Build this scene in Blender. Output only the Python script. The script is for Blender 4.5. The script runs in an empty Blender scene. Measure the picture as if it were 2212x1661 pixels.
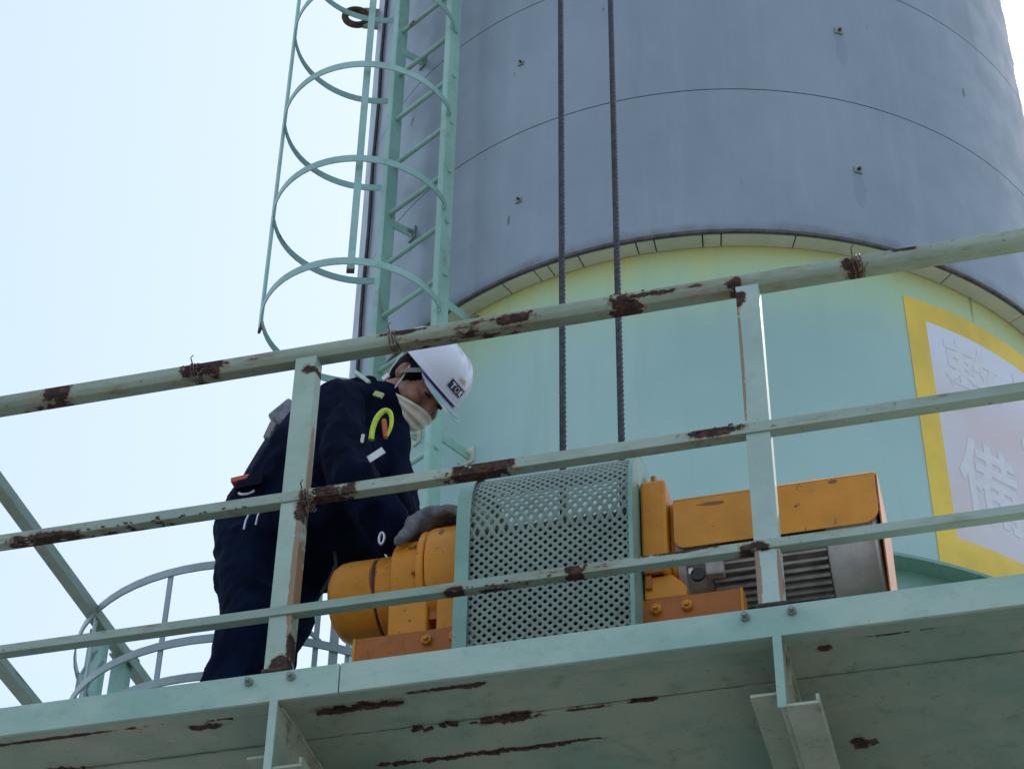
import bpy, bmesh, math, random
from mathutils import Vector, Matrix, noise
random.seed(7)
R = math.radians
scn = bpy.context.scene
C = scn.collection

# ------------------------------------------------------------------ camera, sky, sun
cam = bpy.data.cameras.new('camera'); co = bpy.data.objects.new('camera', cam); C.objects.link(co)
M3 = Matrix(((0.96740946, 0.15165112, 0.20278282), (0.25284388, -0.62199308, -0.74107664), (0.01374441, 0.76819694, -0.64006605)))
co.matrix_world = Matrix.Translation((0, 0, 1.6)) @ M3.to_4x4()
cam.sensor_fit = 'HORIZONTAL'; cam.sensor_width = 36; cam.lens = 36 * 4600 / 2212
cam.clip_start = .05; cam.clip_end = 3000
scn.camera = co

SUN_AZ, SUN_EL = R(18), R(48)          # azimuth from +Y towards +X
w = bpy.data.worlds.new('World'); scn.world = w; w.use_nodes = True
nt = w.node_tree; nt.nodes.clear()
sky = nt.nodes.new('ShaderNodeTexSky'); sky.sky_type = 'NISHITA'; sky.sun_disc = False
sky.sun_elevation = SUN_EL; sky.sun_rotation = SUN_AZ
sky.altitude = 0; sky.air_density = 1.0; sky.dust_density = 2.0; sky.ozone_density = 1.0
mx = nt.nodes.new('ShaderNodeMix'); mx.data_type = 'RGBA'; mx.inputs[0].default_value = .55
mx.inputs[7].default_value = (7.7, 9.5, 11.4, 1)       # thin high haze over the whole sky
bg = nt.nodes.new('ShaderNodeBackground'); bg.inputs[1].default_value = .095
wo = nt.nodes.new('ShaderNodeOutputWorld')
nt.links.new(sky.outputs[0], mx.inputs[6]); nt.links.new(mx.outputs[2], bg.inputs[0]); nt.links.new(bg.outputs[0], wo.inputs[0])
sd = bpy.data.lights.new('sun', 'SUN'); sd.energy = 3.0; sd.angle = R(.5); sd.color = (1, .95, .88)
so = bpy.data.objects.new('sun', sd); C.objects.link(so)
sv = Vector((math.sin(SUN_AZ) * math.cos(SUN_EL), math.cos(SUN_AZ) * math.cos(SUN_EL), math.sin(SUN_EL)))
so.rotation_euler = sv.to_track_quat('Z', 'Y').to_euler(); so.location = (5, 20, 25)
vs = scn.view_settings; vs.view_transform = 'Standard'; vs.look = 'None'; vs.exposure = 0.45; vs.gamma = 1; vs.use_curve_mapping = False
scn.cycles.max_bounces = 6; scn.cycles.diffuse_bounces = 4; scn.cycles.sample_clamp_indirect = 6

# ------------------------------------------------------------------ node helpers
class NT:
    def __init__(s, name):
        s.m = bpy.data.materials.new(name); s.m.use_nodes = True; s.t = s.m.node_tree
        s.b = s.t.nodes['Principled BSDF']; s.pos = s.t.nodes.new('ShaderNodeNewGeometry').outputs['Position']
    def n(s, typ, **kw):
        x = s.t.nodes.new(typ)
        for k, v in kw.items(): setattr(x, k, v)
        return x
    def l(s, a, b): s.t.links.new(a, b)
    def put(s, sock, v):
        if isinstance(v, bpy.types.NodeSocket): s.l(v, sock)
        else: sock.default_value = v
    def math(s, op, a, b=0, clamp=False):
        x = s.n('ShaderNodeMath', operation=op, use_clamp=clamp); s.put(x.inputs[0], a); s.put(x.inputs[1], b); return x.outputs[0]
    def noise(s, scale, detail=4, rough=.55, vec=None, stretch=None):
        v = vec or s.pos
        if stretch:
            mp = s.n('ShaderNodeMapping'); s.l(v, mp.inputs[0]); mp.inputs['Scale'].default_value = stretch; v = mp.outputs[0]
        x = s.n('ShaderNodeTexNoise'); s.l(v, x.inputs['Vector']); x.inputs['Scale'].default_value = scale
        x.inputs['Detail'].default_value = detail; x.inputs['Roughness'].default_value = rough; return x.outputs[0]
    def ramp(s, v, a, b, c0=0., c1=1.):
        x = s.n('ShaderNodeMapRange', interpolation_type='SMOOTHSTEP'); s.l(v, x.inputs[0])
        x.inputs[1].default_value = a; x.inputs[2].default_value = b; x.inputs[3].default_value = c0; x.inputs[4].default_value = c1; return x.outputs[0]
    def mix(s, f, a, b):
        x = s.n('ShaderNodeMix', data_type='RGBA'); s.put(x.inputs[0], f)
        for i, c in ((6, a), (7, b)):
            if isinstance(c, bpy.types.NodeSocket): s.l(c, x.inputs[i])
            else: x.inputs[i].default_value = (*c, 1)
        return x.outputs[2]
    def sep(s):
        x = s.n('ShaderNodeSeparateXYZ'); s.l(s.pos, x.inputs[0]); return x.outputs
    def spots(s, lst, amp=1.25, nscale=24):
        """distance fields of rust patches: (x,y,z, rx,ry,rz)"""
        nz = s.noise(nscale, 5, .65); out = None
        for (x, y, z, rx, ry, rz) in lst:
            sub = s.n('ShaderNodeVectorMath', operation='SUBTRACT'); s.l(s.pos, sub.inputs[0]); sub.inputs[1].default_value = (x, y, z)
            dv = s.n('ShaderNodeVectorMath', operation='DIVIDE'); s.l(sub.outputs[0], dv.inputs[0]); dv.inputs[1].default_value = (rx, ry, rz)
            ln = s.n('ShaderNodeVectorMath', operation='LENGTH'); s.l(dv.outputs[0], ln.inputs[0])
            out = ln.outputs['Value'] if out is None else s.math('MINIMUM', out, ln.outputs['Value'])
        k = s.math('ADD', out, s.math('MULTIPLY', s.math('SUBTRACT', nz, .5), amp * 2))
        isl = s.ramp(s.noise(34, 5, .7, stretch=(.5, 1, 1)), .60, .64)
        return s.math('MULTIPLY', s.ramp(k, .84, .98, 1, 0), s.math('SUBTRACT', 1, s.math('MULTIPLY', isl, s.ramp(k, .35, .6))))
    def done(s, col, rough=.5, metal=0., bump=None, bstr=.2, bdist=.01, spec=.5):
        s.put(s.b.inputs['Base Color'], col if isinstance(col, bpy.types.NodeSocket) else (*col, 1))
        s.put(s.b.inputs['Roughness'], rough); s.put(s.b.inputs['Metallic'], metal)
        s.b.inputs['Specular IOR Level'].default_value = spec
        if bump is not None:
            x = s.n('ShaderNodeBump'); x.inputs['Strength'].default_value = bstr; x.inputs['Distance'].default_value = bdist
            s.l(bump, x.inputs['Height']); s.l(x.outputs[0], s.b.inputs['Normal'])
        return s.m

RUST = (.030, .015, .014); RUST2 = (.12, .045, .025)
def mint(name, base=(.28, .46, .39), light=None, spots=None, stain=None, rust=.0, dirt=.5, stretch=(1, 1, 1), rough=.42):
    t = NT(name)
    light = light or tuple(min(.9, c * 1.2 + .02) for c in base)
    dark = (base[0] * .62, base[1] * .62, base[2] * .6)
    c = t.mix(t.ramp(t.noise(3.2, 5, .6, stretch=stretch), .35, .68), base, light)
    d = t.ramp(t.noise(14, 7, .7, stretch=stretch), .5, .78)
    c = t.mix(t.math('MULTIPLY', d, dirt), c, (dark[0] * 1.1, dark[1] * .95, dark[2] * .72))
    sp = t.ramp(t.noise(60, 3, .5), .66, .74)
    c = t.mix(t.math('MULTIPLY', sp, dirt * .8), c, (.12, .13, .09))
    if stain: c = t.mix(t.math('MULTIPLY', t.spots(stain, .55, 30), .85), c, (.25, .125, .05))
    mask = None
    if rust > 0:
        a = t.noise(6, 8, .72, stretch=stretch); lo = .74 - rust * .3
        mask = t.ramp(a, lo, lo + .035)
        halo = t.ramp(a, lo - .09, lo + .02)
    if spots:
        m2 = t.spots(spots)
        h2 = t.spots([(x, y, z, a1 * 1.22, b1 * 1.22, c1 * 1.35) for x, y, z, a1, b1, c1 in spots])
        mask = m2 if mask is None else t.math('MAXIMUM', mask, m2)
        halo = h2 if rust <= 0 else t.math('MAXIMUM', halo, h2)
    bump = t.noise(90, 4, .6)
    if mask is not None:
        c = t.mix(t.math('MULTIPLY', halo, .6), c, (.26, .17, .085))
        rc = t.mix(t.ramp(t.noise(38, 6, .7), .45, .68), RUST, RUST2)
        c = t.mix(mask, c, rc)
        r = t.math('ADD', t.math('MULTIPLY', mask, .45), rough)
        b2 = t.math('ADD', t.math('MULTIPLY', bump, .35), t.math('MULTIPLY', mask, t.math('SUBTRACT', t.noise(45, 5, .7), 1.1)))
        return t.done(c, r, 0, b2, .55, .004)
    return t.done(c, rough, 0, bump, .12, .004)

def plain(name, col, rough=.5, metal=0., var=.15, nscale=20, bstr=.1, bdist=.004, bscale=80, spec=.5, stretch=None):
    t = NT(name)
    c = t.mix(t.ramp(t.noise(nscale, 5, .6, stretch=stretch), .3, .7), tuple(x * (1 - var) for x in col), tuple(min(1, x * (1 + var)) for x in col))
    return t.done(c, rough, metal, t.noise(bscale, 4, .6), bstr, bdist, spec)

# ------------------------------------------------------------------ mesh helpers
class MB:
    def __init__(s): s.v = []; s.f = []; s.sm = []
    def add(s, V, F, smooth=False):
        o = len(s.v); s.v += [Vector(v) for v in V]; s.f += [tuple(i + o for i in f) for f in F]; s.sm += [smooth] * len(F); return s
    def box(s, x0, x1, y0, y1, z0, z1):
        return s.add([(x, y, z) for x in (x0, x1) for y in (y0, y1) for z in (z0, z1)],
                     [(0, 1, 3, 2), (4, 6, 7, 5), (0, 4, 5, 1), (2, 3, 7, 6), (0, 2, 6, 4), (1, 5, 7, 3)])
    def obox(s, c, ax, ay, az, hx, hy, hz):
        c = Vector(c); ax, ay, az = (Vector(a).normalized() for a in (ax, ay, az))
        return s.add([c + ax * i * hx + ay * j * hy + az * k * hz for i in (-1, 1) for j in (-1, 1) for k in (-1, 1)],
                     [(0, 1, 3, 2), (4, 6, 7, 5), (0, 4, 5, 1), (2, 3, 7, 6), (0, 2, 6, 4), (1, 5, 7, 3)])
    def tube(s, P, r, n=10, cap=True, closed=False, twist=0., lobes=0, lobe=0.):
        P = [Vector(p) for p in P]; m = len(P); V = []; F = []
        up = None
        for i in range(m):
            d = (P[(i + 1) % m] - P[i - 1]) if closed else (P[min(i + 1, m - 1)] - P[max(i - 1, 0)])
            d.normalize()
            if up is None:
                up = Vector((0, 0, 1)) if abs(d.z) < .9 else Vector((1, 0, 0))
            a = (up - d * up.dot(d)).normalized(); b = d.cross(a); up = a
            rr = r[i] if isinstance(r, (list, tuple)) else r
            for k in range(n):
                t = 2 * math.pi * k / n
                q = rr * (1 + lobe * math.cos(lobes * t)) if lobes else rr
                V.append(P[i] + (a * math.cos(t + twist * i) + b * math.sin(t + twist * i)) * q)
        for i in range(m if closed else m - 1):
            j = (i + 1) % m
            for k in range(n):
                F.append((i * n + k, i * n + (k + 1) % n, j * n + (k + 1) % n, j * n + k))
        s.add(V, F, True)
        if cap and not closed:
            o = len(s.v) - len(V); s.f += [tuple(o + k for k in reversed(range(n))), tuple(o + (m - 1) * n + k for k in range(n))]; s.sm += [False, False]
        return s
    def cyl(s, a, b, r, n=16, r2=None): return s.tube([a, b], [r, r if r2 is None else r2], n)
    def lathe_x(s, prof, cy, cz, n=40, a0=0, a1=2 * math.pi):
        V = []; F = []; m = len(prof)
        for k in range(n):
            t = a0 + (a1 - a0) * k / n
            for x, r in prof: V.append((x, cy + r * math.cos(t), cz + r * math.sin(t)))
        for k in range(n):
            k2 = (k + 1) % n
            for i in range(m - 1): F.append((k * m + i, k * m + i + 1, k2 * m + i + 1, k2 * m + i))
        return s.add(V, F, True)
    def ribbon(s, P, wdir, w_, th):
        """flat bar following P: w_ wide along wdir, th thick across"""
        P = [Vector(p) for p in P]; wd = Vector(wdir).normalized(); V = []; F = []; m = len(P)
        for i in range(m):
            d = (P[min(i + 1, m - 1)] - P[max(i - 1, 0)]).normalized(); nn = d.cross(wd).normalized()
            for a, b in ((-1, -1), (1, -1), (1, 1), (-1, 1)): V.append(P[i] + wd * a * w_ / 2 + nn * b * th / 2)
        for i in range(m - 1):
            for k in range(4): F.append((i * 4 + k, i * 4 + (k + 1) % 4, i * 4 + 4 + (k + 1) % 4, i * 4 + 4 + k))
        F += [(0, 3, 2, 1), (m * 4 - 4, m * 4 - 3, m * 4 - 2, m * 4 - 1)]
        return s.add(V, F)
    def prism(s, poly, axis, a, b):
        """polygon in the plane across `axis`, extruded a..b"""
        def P(p, t):
            return {'x': (t, p[0], p[1]), 'y': (p[0], t, p[1]), 'z': (p[0], p[1], t)}[axis]
        n = len(poly)
        return s.add([P(p, a) for p in poly] + [P(p, b) for p in poly],
                     [tuple(range(n)), tuple(reversed(range(n, 2 * n)))] + [(i, i + n, (i + 1) % n + n, (i + 1) % n) for i in range(n)])
    def arc(s, cx, cy, r0, r1, z0, z1, a0, a1, n):
        """ring segment, angle measured from -Y towards +X"""
        V = []; F = []
        full = abs(a1 - a0) >= 2 * math.pi - 1e-6
        m = n if full else n + 1
        for k in range(m):
            t = a0 + (a1 - a0) * k / n; sx, sy = math.sin(t), -math.cos(t)
            for r, z in ((r0, z0), (r1, z0), (r1, z1), (r0, z1)): V.append((cx + r * sx, cy + r * sy, z))
        for k in range(n):
            k2 = (k + 1) % m
            for i in range(4): F.append((k * 4 + i, k * 4 + (i + 1) % 4, k2 * 4 + (i + 1) % 4, k2 * 4 + i))
        if not full: F += [(0, 3, 2, 1), (n * 4, n * 4 + 1, n * 4 + 2, n * 4 + 3)]
        return s.add(V, F, False)

def finish(me, smooth_angle):
    bm = bmesh.new(); bm.from_mesh(me); bmesh.ops.recalc_face_normals(bm, faces=bm.faces)
    if smooth_angle:
        for f in bm.faces: f.smooth = True
        for e in bm.edges:
            if len(e.link_faces) == 2 and e.calc_face_angle(0) > R(smooth_angle): e.smooth = False
    bm.to_mesh(me); bm.free()

def wloc(p):
    v = Vector((0, 0, 0))
    while p is not None: v += p.location; p = p.parent
    return v

def obj(name, mb, mat, parent=None, bevel=0, sm=35, label=None, loc=None):
    me = bpy.data.meshes.new(name); off = wloc(parent) if parent else Vector((0, 0, 0))
    L = (Vector(loc) if loc is not None else (sum(mb.v, Vector()) / len(mb.v)))
    me.from_pydata([v - L for v in mb.v], [], mb.f); me.update()
    finish(me, sm); me.materials.append(mat)
    o = bpy.data.objects.new(name, me); C.objects.link(o); o.location = L - off; o.parent = parent
    if bevel:
        bv = o.modifiers.new('bevel', 'BEVEL'); bv.width = bevel; bv.segments = 2; bv.limit_method = 'ANGLE'; bv.angle_limit = R(40)
    if label: o['label'] = label
    return o

def thing(name, label, cat, loc, group=None):
    o = bpy.data.objects.new(name, None); C.objects.link(o); o.location = loc; o['label'] = label; o['category'] = cat
    o.empty_display_size = .1
    if group: o['group'] = group
    return o
def tag(o, label, cat, group=None):
    o['label'] = label; o['category'] = cat
    if group: o['group'] = group
    return o

# ------------------------------------------------------------------ materials
m_ground = plain('ground_concrete', (.20, .195, .18), .85, 0, .25, .6, .3, .01, 12)
MINT = (.27, .43, .36)
m_rail_side = mint('mint_rail_side', (.25, .33, .29), rust=.38, dirt=1., stretch=(1, .45, 1.5))
m_post_l = mint('mint_post_weathered', (.32, .42, .35), spots=[(-1.86, 4.5, 4.645, .045, .1, .022), (-1.835, 4.5, 4.70, .010, .1, .04), (-1.85, 4.5, 5.67, .035, .1, .015), (-1.842, 4.5, 5.14, .022, .1, .035)], stain=[(-1.843, 4.5, 4.93, .011, .1, .24), (-1.836, 4.53, 5.3, .02, .02, .2)], dirt=.45)
m_post_r = mint('mint_post_right', (.33, .43, .385), spots=[(-.577, 4.5, 5.675, .028, .1, .03), (-.545, 4.5, 4.81, .040, .1, .015)], stain=[(-.572, 4.5, 5.45, .007, .1, .24), (-.572, 4.5, 4.72, .012, .1, .12), (-.514, 4.5, 4.70, .006, .1, .1)], dirt=.4)
m_top = mint('mint_top_rail', (.215, .27, .21), light=(.34, .40, .32), spots=[(-2.205, 4.500, 5.740, 0.0723, 0.1, 0.0255), (-2.680, 4.500, 5.740, 0.0595, 0.1, 0.0340), (-0.900, 4.520, 5.720, 0.0510, 0.1, 0.0425), (-1.235, 4.500, 5.735, 0.0638, 0.1, 0.0153), (-1.310, 4.530, 5.690, 0.0595, 0.06, 0.0136), (-0.575, 4.500, 5.730, 0.0255, 0.1, 0.0213), (-1.560, 4.500, 5.750, 0.0680, 0.1, 0.0085), (-0.240, 4.500, 5.730, 0.0255, 0.1, 0.0255), (-0.100, 4.500, 5.755, 0.0425, 0.1, 0.0102), (-1.720, 4.530, 5.690, 0.0935, 0.03, 0.0102), (-0.830, 4.500, 5.740, 0.0850, 0.1, 0.0102)], rust=.42, dirt=1., stretch=(.45, 1, 1.5))
m_mid = mint('mint_mid_rail', (.245, .315, .255), light=(.35, .42, .355), spots=[(-1.760, 4.500, 5.190, 0.0723, 0.1, 0.0425), (-1.310, 4.500, 5.200, 0.0978, 0.1, 0.0425), (-0.660, 4.500, 5.205, 0.0808, 0.1, 0.0187), (-2.350, 4.530, 5.165, 0.3570, 0.04, 0.0170), (-0.980, 4.530, 5.165, 0.1020, 0.04, 0.0102), (-2.620, 4.500, 5.185, 0.1190, 0.1, 0.0170), (-1.500, 4.530, 5.165, 0.1360, 0.04, 0.0102)], rust=.38, dirt=.95, stretch=(.45, 1, 1.5))
m_low = mint('mint_low_rail', (.24, .32, .265), light=(.35, .43, .37), spots=[(-1.050, 4.500, 4.810, 0.0255, 0.1, 0.0340), (-1.260, 4.530, 4.785, 0.1615, 0.06, 0.0153), (-0.570, 4.500, 4.810, 0.0425, 0.1, 0.0170), (-1.380, 4.500, 4.800, 0.0298, 0.1, 0.0119), (-0.780, 4.500, 4.825, 0.1020, 0.1, 0.0068)], rust=.34, dirt=.9, stretch=(.45, 1, 1.5))
m_kerb = mint('mint_kerb', (.255, .41, .355), light=(.38, .50, .43), rust=.05, dirt=.5, stretch=(1, 1, 1.6))
m_under = mint('mint_deck_underside', (.215, .315, .26), light=(.33, .375, .30), dirt=.7,
               spots=[(-1.66, 4.60, 4.5, .13, .022, .1), (-1.40, 4.545, 4.5, .13, .010, .1), (-1.0, 4.56, 4.5, .12, .007, .1), (-1.28, 4.742, 4.5, .10, .022, .1), (-1.08, 4.738, 4.5, .06, .008, .1), (-.93, 4.735, 4.5, .04, .009, .1),
                      (-1.42, 4.905, 4.5, .28, .014, .1), (-1.15, 4.895, 4.5, .10, .010, .1), (-.26, 4.575, 4.5, .035, .008, .1), (-.17, 4.57, 4.5, .025, .008, .1), (-.425, 4.604, 4.5, .02, .016, .1), (-.40, 5.09, 4.5, .042, .035, .1), (-2.55, 4.545, 4.5, .3, .008, .1), (-2.57, 4.74, 4.5, .07, .03, .1), (-2.1, 4.6, 4.5, .05, .018, .1)], rust=.04)
m_beam = mint('mint_bracket_beam', (.29, .34, .27), light=(.42, .45, .37), rust=.36, dirt=1., stretch=(1, 1, 1.5))
m_ladder = mint('mint_ladder', (.25, .43, .375), rust=.26, dirt=.6, stretch=(1, 1, .6))
m_hoop = mint('mint_cage_strap', (.25, .41, .39), rust=.30, dirt=.6)
m_cagegrey = mint('grey_green_cage', (.27, .34, .36), rust=.10, dirt=.5)
m_guard = mint('mint_guard_plate', (.17, .31, .265), dirt=.7, rust=.10)
m_sheet = mint('mint_perforated', (.165, .22, .185), light=(.225, .285, .24), dirt=.9, rust=.12)
m_bolt = plain('grey_bolt', (.22, .27, .24), .5, .3)
m_rust = plain('rusty_iron', (.075, .036, .026), .8, .1, .5, 40, .5)
m_wire = plain('rusty_tie_wire', (.16, .10, .08), .7, .3, .4, 60)
m_rope = plain('dark_steel_rope', (.055, .05, .06), .6, .5, .4, 50, .3)
m_black = plain('black_rubber', (.02, .02, .022), .6)

def orange_mat(name, base, spots=None, dark=.35):
    t = NT(name)
    c = t.mix(t.ramp(t.noise(5, 5, .6), .35, .7), tuple(x * .82 for x in base), base)
    c = t.mix(t.math('MULTIPLY', t.ramp(t.noise(9, 7, .7), .5, .72), dark), c, (.22, .085, .02))
    c = t.mix(t.math('MULTIPLY', t.ramp(t.noise(7, 6, .7, stretch=(1.6, 1, .3)), .56, .72), dark), c, (.10, .05, .02))
    c = t.mix(t.math('MULTIPLY', t.ramp(t.noise(48, 5, .6), .66, .70), .8), c, (.12, .06, .04))
    if spots: c = t.mix(t.math('MULTIPLY', t.spots(spots, .7, 30), .8), c, (.14, .06, .03))
    return t.done(c, t.ramp(t.noise(12, 4), .3, .7, .35, .55), 0, t.noise(70, 4, .6), .15, .004)
m_or = orange_mat('orange_machine_paint', (.70, .265, .022), [(-1.72, 4.8, 5.12, .012, .1, .07), (-1.6, 4.8, 5.17, .012, .1, .012), (-1.505, 4.75, 5.2, .01, .1, .02)])
m_or2 = orange_mat('orange_cover_paint', (.72, .285, .035), [(-.72, 4.78, 5.165, .05, .05, .008), (-.38, 4.78, 5.18, .018, .05, .008)], .22)
m_orb = orange_mat('burnt_orange_base', (.46, .135, .022), None, .9)
for m__ in (m_or, m_or2, m_orb): m__.node_tree.nodes['Principled BSDF'].inputs['Specular IOR Level'].default_value = .3

# mint shell of the silo, turning yellow-green towards the overhang
t = NT('silo_mint_paint')
zc = t.sep()[2]
nz = t.noise(1.6, 5, .6); nzs = t.noise(9, 5, .6, stretch=(1, 1, .12))
base = t.mix(t.ramp(t.noise(1.1, 4, .5), .3, .7), (.31, .475, .455), (.375, .545, .52))
k = t.math('ADD', zc, t.math('ADD', t.math('MULTIPLY', t.math('SUBTRACT', nz, .5), .28), t.math('MULTIPLY', t.math('SUBTRACT', nzs, .5), .16)))
c = t.mix(t.ramp(k, 7.72, 8.16), base, (.42, .58, .36))
c = t.mix(t.ramp(k, 8.06, 8.32), c, (.58, .56, .20))
c = t.mix(t.math('MULTIPLY', t.ramp(t.noise(9, 6, .65, stretch=(1, 1, .07)), .5, .75), .22), c, (.24, .34, .30))
c = t.mix(t.math('MULTIPLY', t.ramp(t.noise(160, 2, .5), .45, .7), .10), c, (.16, .27, .25))
dr = t.math('MULTIPLY', t.ramp(t.noise(13, 2, .4, stretch=(1, 1, .05)), .66, .72), t.ramp(zc, 7.95, 8.25))
c = t.mix(t.math('MULTIPLY', dr, .65), c, (.11, .20, .13))
m_silo = t.done(c, .5, 0, t.noise(60, 4, .6), .06, .004)

t = NT('silo_grey_cladding')
c = t.mix(t.ramp(t.noise(1.3, 5, .6, stretch=(1, 1, .5)), .3, .72), (.218, .262, .312), (.262, .308, .360))
st = t.math('MULTIPLY', t.ramp(t.noise(7, 6, .65, stretch=(1, 1, .09)), .48, .75), .24)
c = t.mix(st, c, (.37, .39, .45))
c = t.mix(t.math('MULTIPLY', t.ramp(t.noise(11, 6, .65, stretch=(1, 1, .06)), .55, .75), .18), c, (.15, .17, .21))
c = t.mix(t.math('MULTIPLY', t.ramp(t.noise(150, 2, .5), .45, .7), .12), c, (.12, .13, .16))
dk = t.ramp(t.noise(26, 2, .4, stretch=(1, 1, .22)), .765, .79)
c = t.mix(t.math('MULTIPLY', dk, .8), c, (.06, .07, .09))
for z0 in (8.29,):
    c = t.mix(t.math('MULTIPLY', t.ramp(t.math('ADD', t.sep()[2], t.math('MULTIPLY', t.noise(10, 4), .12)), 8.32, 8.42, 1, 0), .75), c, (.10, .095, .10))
for (a, z1) in ((30.6, 9.72), (30.7, 8.75)):
    px, py = -1.301 + 1.953 * math.sin(R(a)), 8.83 - 1.953 * math.cos(R(a))
    c = t.mix(t.math('MULTIPLY', t.spots([(px, py, z1 - .13, .03, .05, .13)], .3), .20), c, (.10, .14, .17))
m_clad = t.done(c, t.ramp(t.noise(5, 5, .6), .3, .7, .36, .5), .35, t.noise(1.7, 4, .5), .2, .03)
m_seam = plain('dark_seam', (.09, .09, .11), .7)
m_soffit = mint('soffit_panel_paint', (.52, .52, .43), light=(.60, .60, .50), rust=.03, dirt=.4)
m_drip = plain('dark_drip_edge', (.07, .065, .07), .7, 0, .4)
m_yellow = plain('sign_yellow', (.76, .52, .06), .5, 0, .12, 3)
t = NT('sign_faded_panel')
c = t.mix(t.ramp(t.noise(2.2, 5, .6), .35, .65), (.64, .62, .67), (.65, .54, .57))
c = t.mix(t.ramp(t.math('ADD', t.sep()[2], t.math('MULTIPLY', t.noise(3, 4), .3)), 7.75, 8.0), c, (.66, .68, .78))
m_panel = t.done(c, .5)
m_char = plain('sign_letter_white', (.665, .66, .71), .5, 0, .05)
m_skirt = mint('silo_skirt_green', (.15, .29, .245), dirt=.6)

# ------------------------------------------------------------------ ground
g = MB().add([(-400, -400, 0), (400, -400, 0), (400, 400, 0), (-400, 400, 0)], [(0, 1, 2, 3)])
go = obj('ground', g, m_ground, sm=0); go['kind'] = 'structure'; go['label'] = 'pale concrete yard below the silo'

# ------------------------------------------------------------------ silo
X0, Y0, RO, RI = -1.301, 8.83, 1.951, 1.857
silo = thing('silo', 'round silo with grey sheet cladding above and mint green painted shell below', 'silo', (X0, Y0, 0))
TAU = 2 * math.pi
zs = [8.288, 9.219, 10.135, 11.06, 11.98, 12.9, 13.8]
for z0, z1 in zip(zs, zs[1:]):
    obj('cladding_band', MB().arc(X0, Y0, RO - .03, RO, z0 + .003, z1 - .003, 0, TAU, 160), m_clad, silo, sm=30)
obj('seam_backing', MB().arc(X0, Y0, RO - .06, RO - .012, 8.32, 13.8, 0, TAU, 96), m_seam, silo)
obj('roof', MB().arc(X0, Y0, .01, RO + .02, 13.8, 13.86, 0, TAU, 96), m_clad, silo)
obj('drip_edge', MB().arc(X0, Y0, RO - .010, RO + .004, 8.274, 8.290, 0, TAU, 160), m_drip, silo)
cuts = [-180, -150, -120, -95, -78, -62, -47, -36.5, -28.5, -20.3, -15.2, -13.1, -8.6, -.5, 2.0, 8.5, 11, 21, 33.5, 44, 58, 72, 90, 120, 150, 180]
for a0, a1 in zip(cuts, cuts[1:]):
    obj('soffit_panel', MB().arc(X0, Y0, RI + .003, RO - .014, 8.272 + random.uniform(-.002, .002), 8.284, R(a0 + .10), R(a1 - .10), max(3, int((a1 - a0) / 2))), m_soffit, silo)
obj('soffit_backing', MB().arc(X0, Y0, RI + .002, RO - .03, 8.286, 8.31, 0, TAU, 96), m_seam, silo)
obj('lower_shell', MB().arc(X0, Y0, RI - .03, RI, 6.6, 8.30, 0, TAU, 200), m_silo, silo, sm=30)
obj('ledge_ring', MB().arc(X0, Y0, RI - .02, RI + .085, 6.560, 6.575, 0, TAU, 160), m_skirt, silo)
obj('skirt', MB().arc(X0, Y0, RI - .06, RI - .004, 0, 6.6, 0, TAU, 120), m_skirt, silo, sm=30)
# threaded studs with worn patches left on the cladding
def on_cyl(a, z, r): return Vector((X0 + r * math.sin(R(a)), Y0 - r * math.cos(R(a)), z))
for a, z, s_ in ((30.5, 9.727, 1.25), (30.77, 8.751, 1.15), (-17.6, 9.724, .9), (-17.6, 8.754, .95), (98.0, 10.9, 1.2)):
    mb = MB(); nrm = Vector((math.sin(R(a)), -math.cos(R(a)), 0)); tg = Vector((0, 0, 1)).cross(nrm)
    mb.obox(on_cyl(a, z, RO + .003), tg, (0, 0, 1), nrm, .017 * s_, .015 * s_, .003)
    st = obj('stud_plate', mb, m_bolt, silo)
    mb = MB().cyl(on_cyl(a + .1, z + .004, RO), on_cyl(a + .1, z + .002, RO + .018), .007 * s_, 8)
    obj('stud', mb, m_rust, st)
# lifting lug on the left flank and the vertical lightning cable
a = -69.0
lug = MB(); nrm = Vector((math.sin(R(a)), -math.cos(R(a)), 0)); cz = on_cyl(a, 11.73, RO)
lug.obox(cz + nrm * .03, nrm, (0, 0, 1), nrm.cross(Vector((0, 0, 1))), .06, .085, .012)
lo = obj('lug_plate', lug, m_bolt, silo)
obj('lug_ring', MB().tube([cz + nrm * (.135 + .07 * math.cos(t)) + Vector((0, 0, .07 * math.sin(t))) for t in [TAU * i / 28 for i in range(28)]], .022, 10, closed=True), m_rust, lo)
obj('cable', MB().tube([on_cyl(-56 + .35 * math.sin(i * 1.3), 8.3 + i * .2, RO + .012) for i in range(28)], .011, 6), m_rope, silo, label='thin dark cable running up the left flank')

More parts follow.
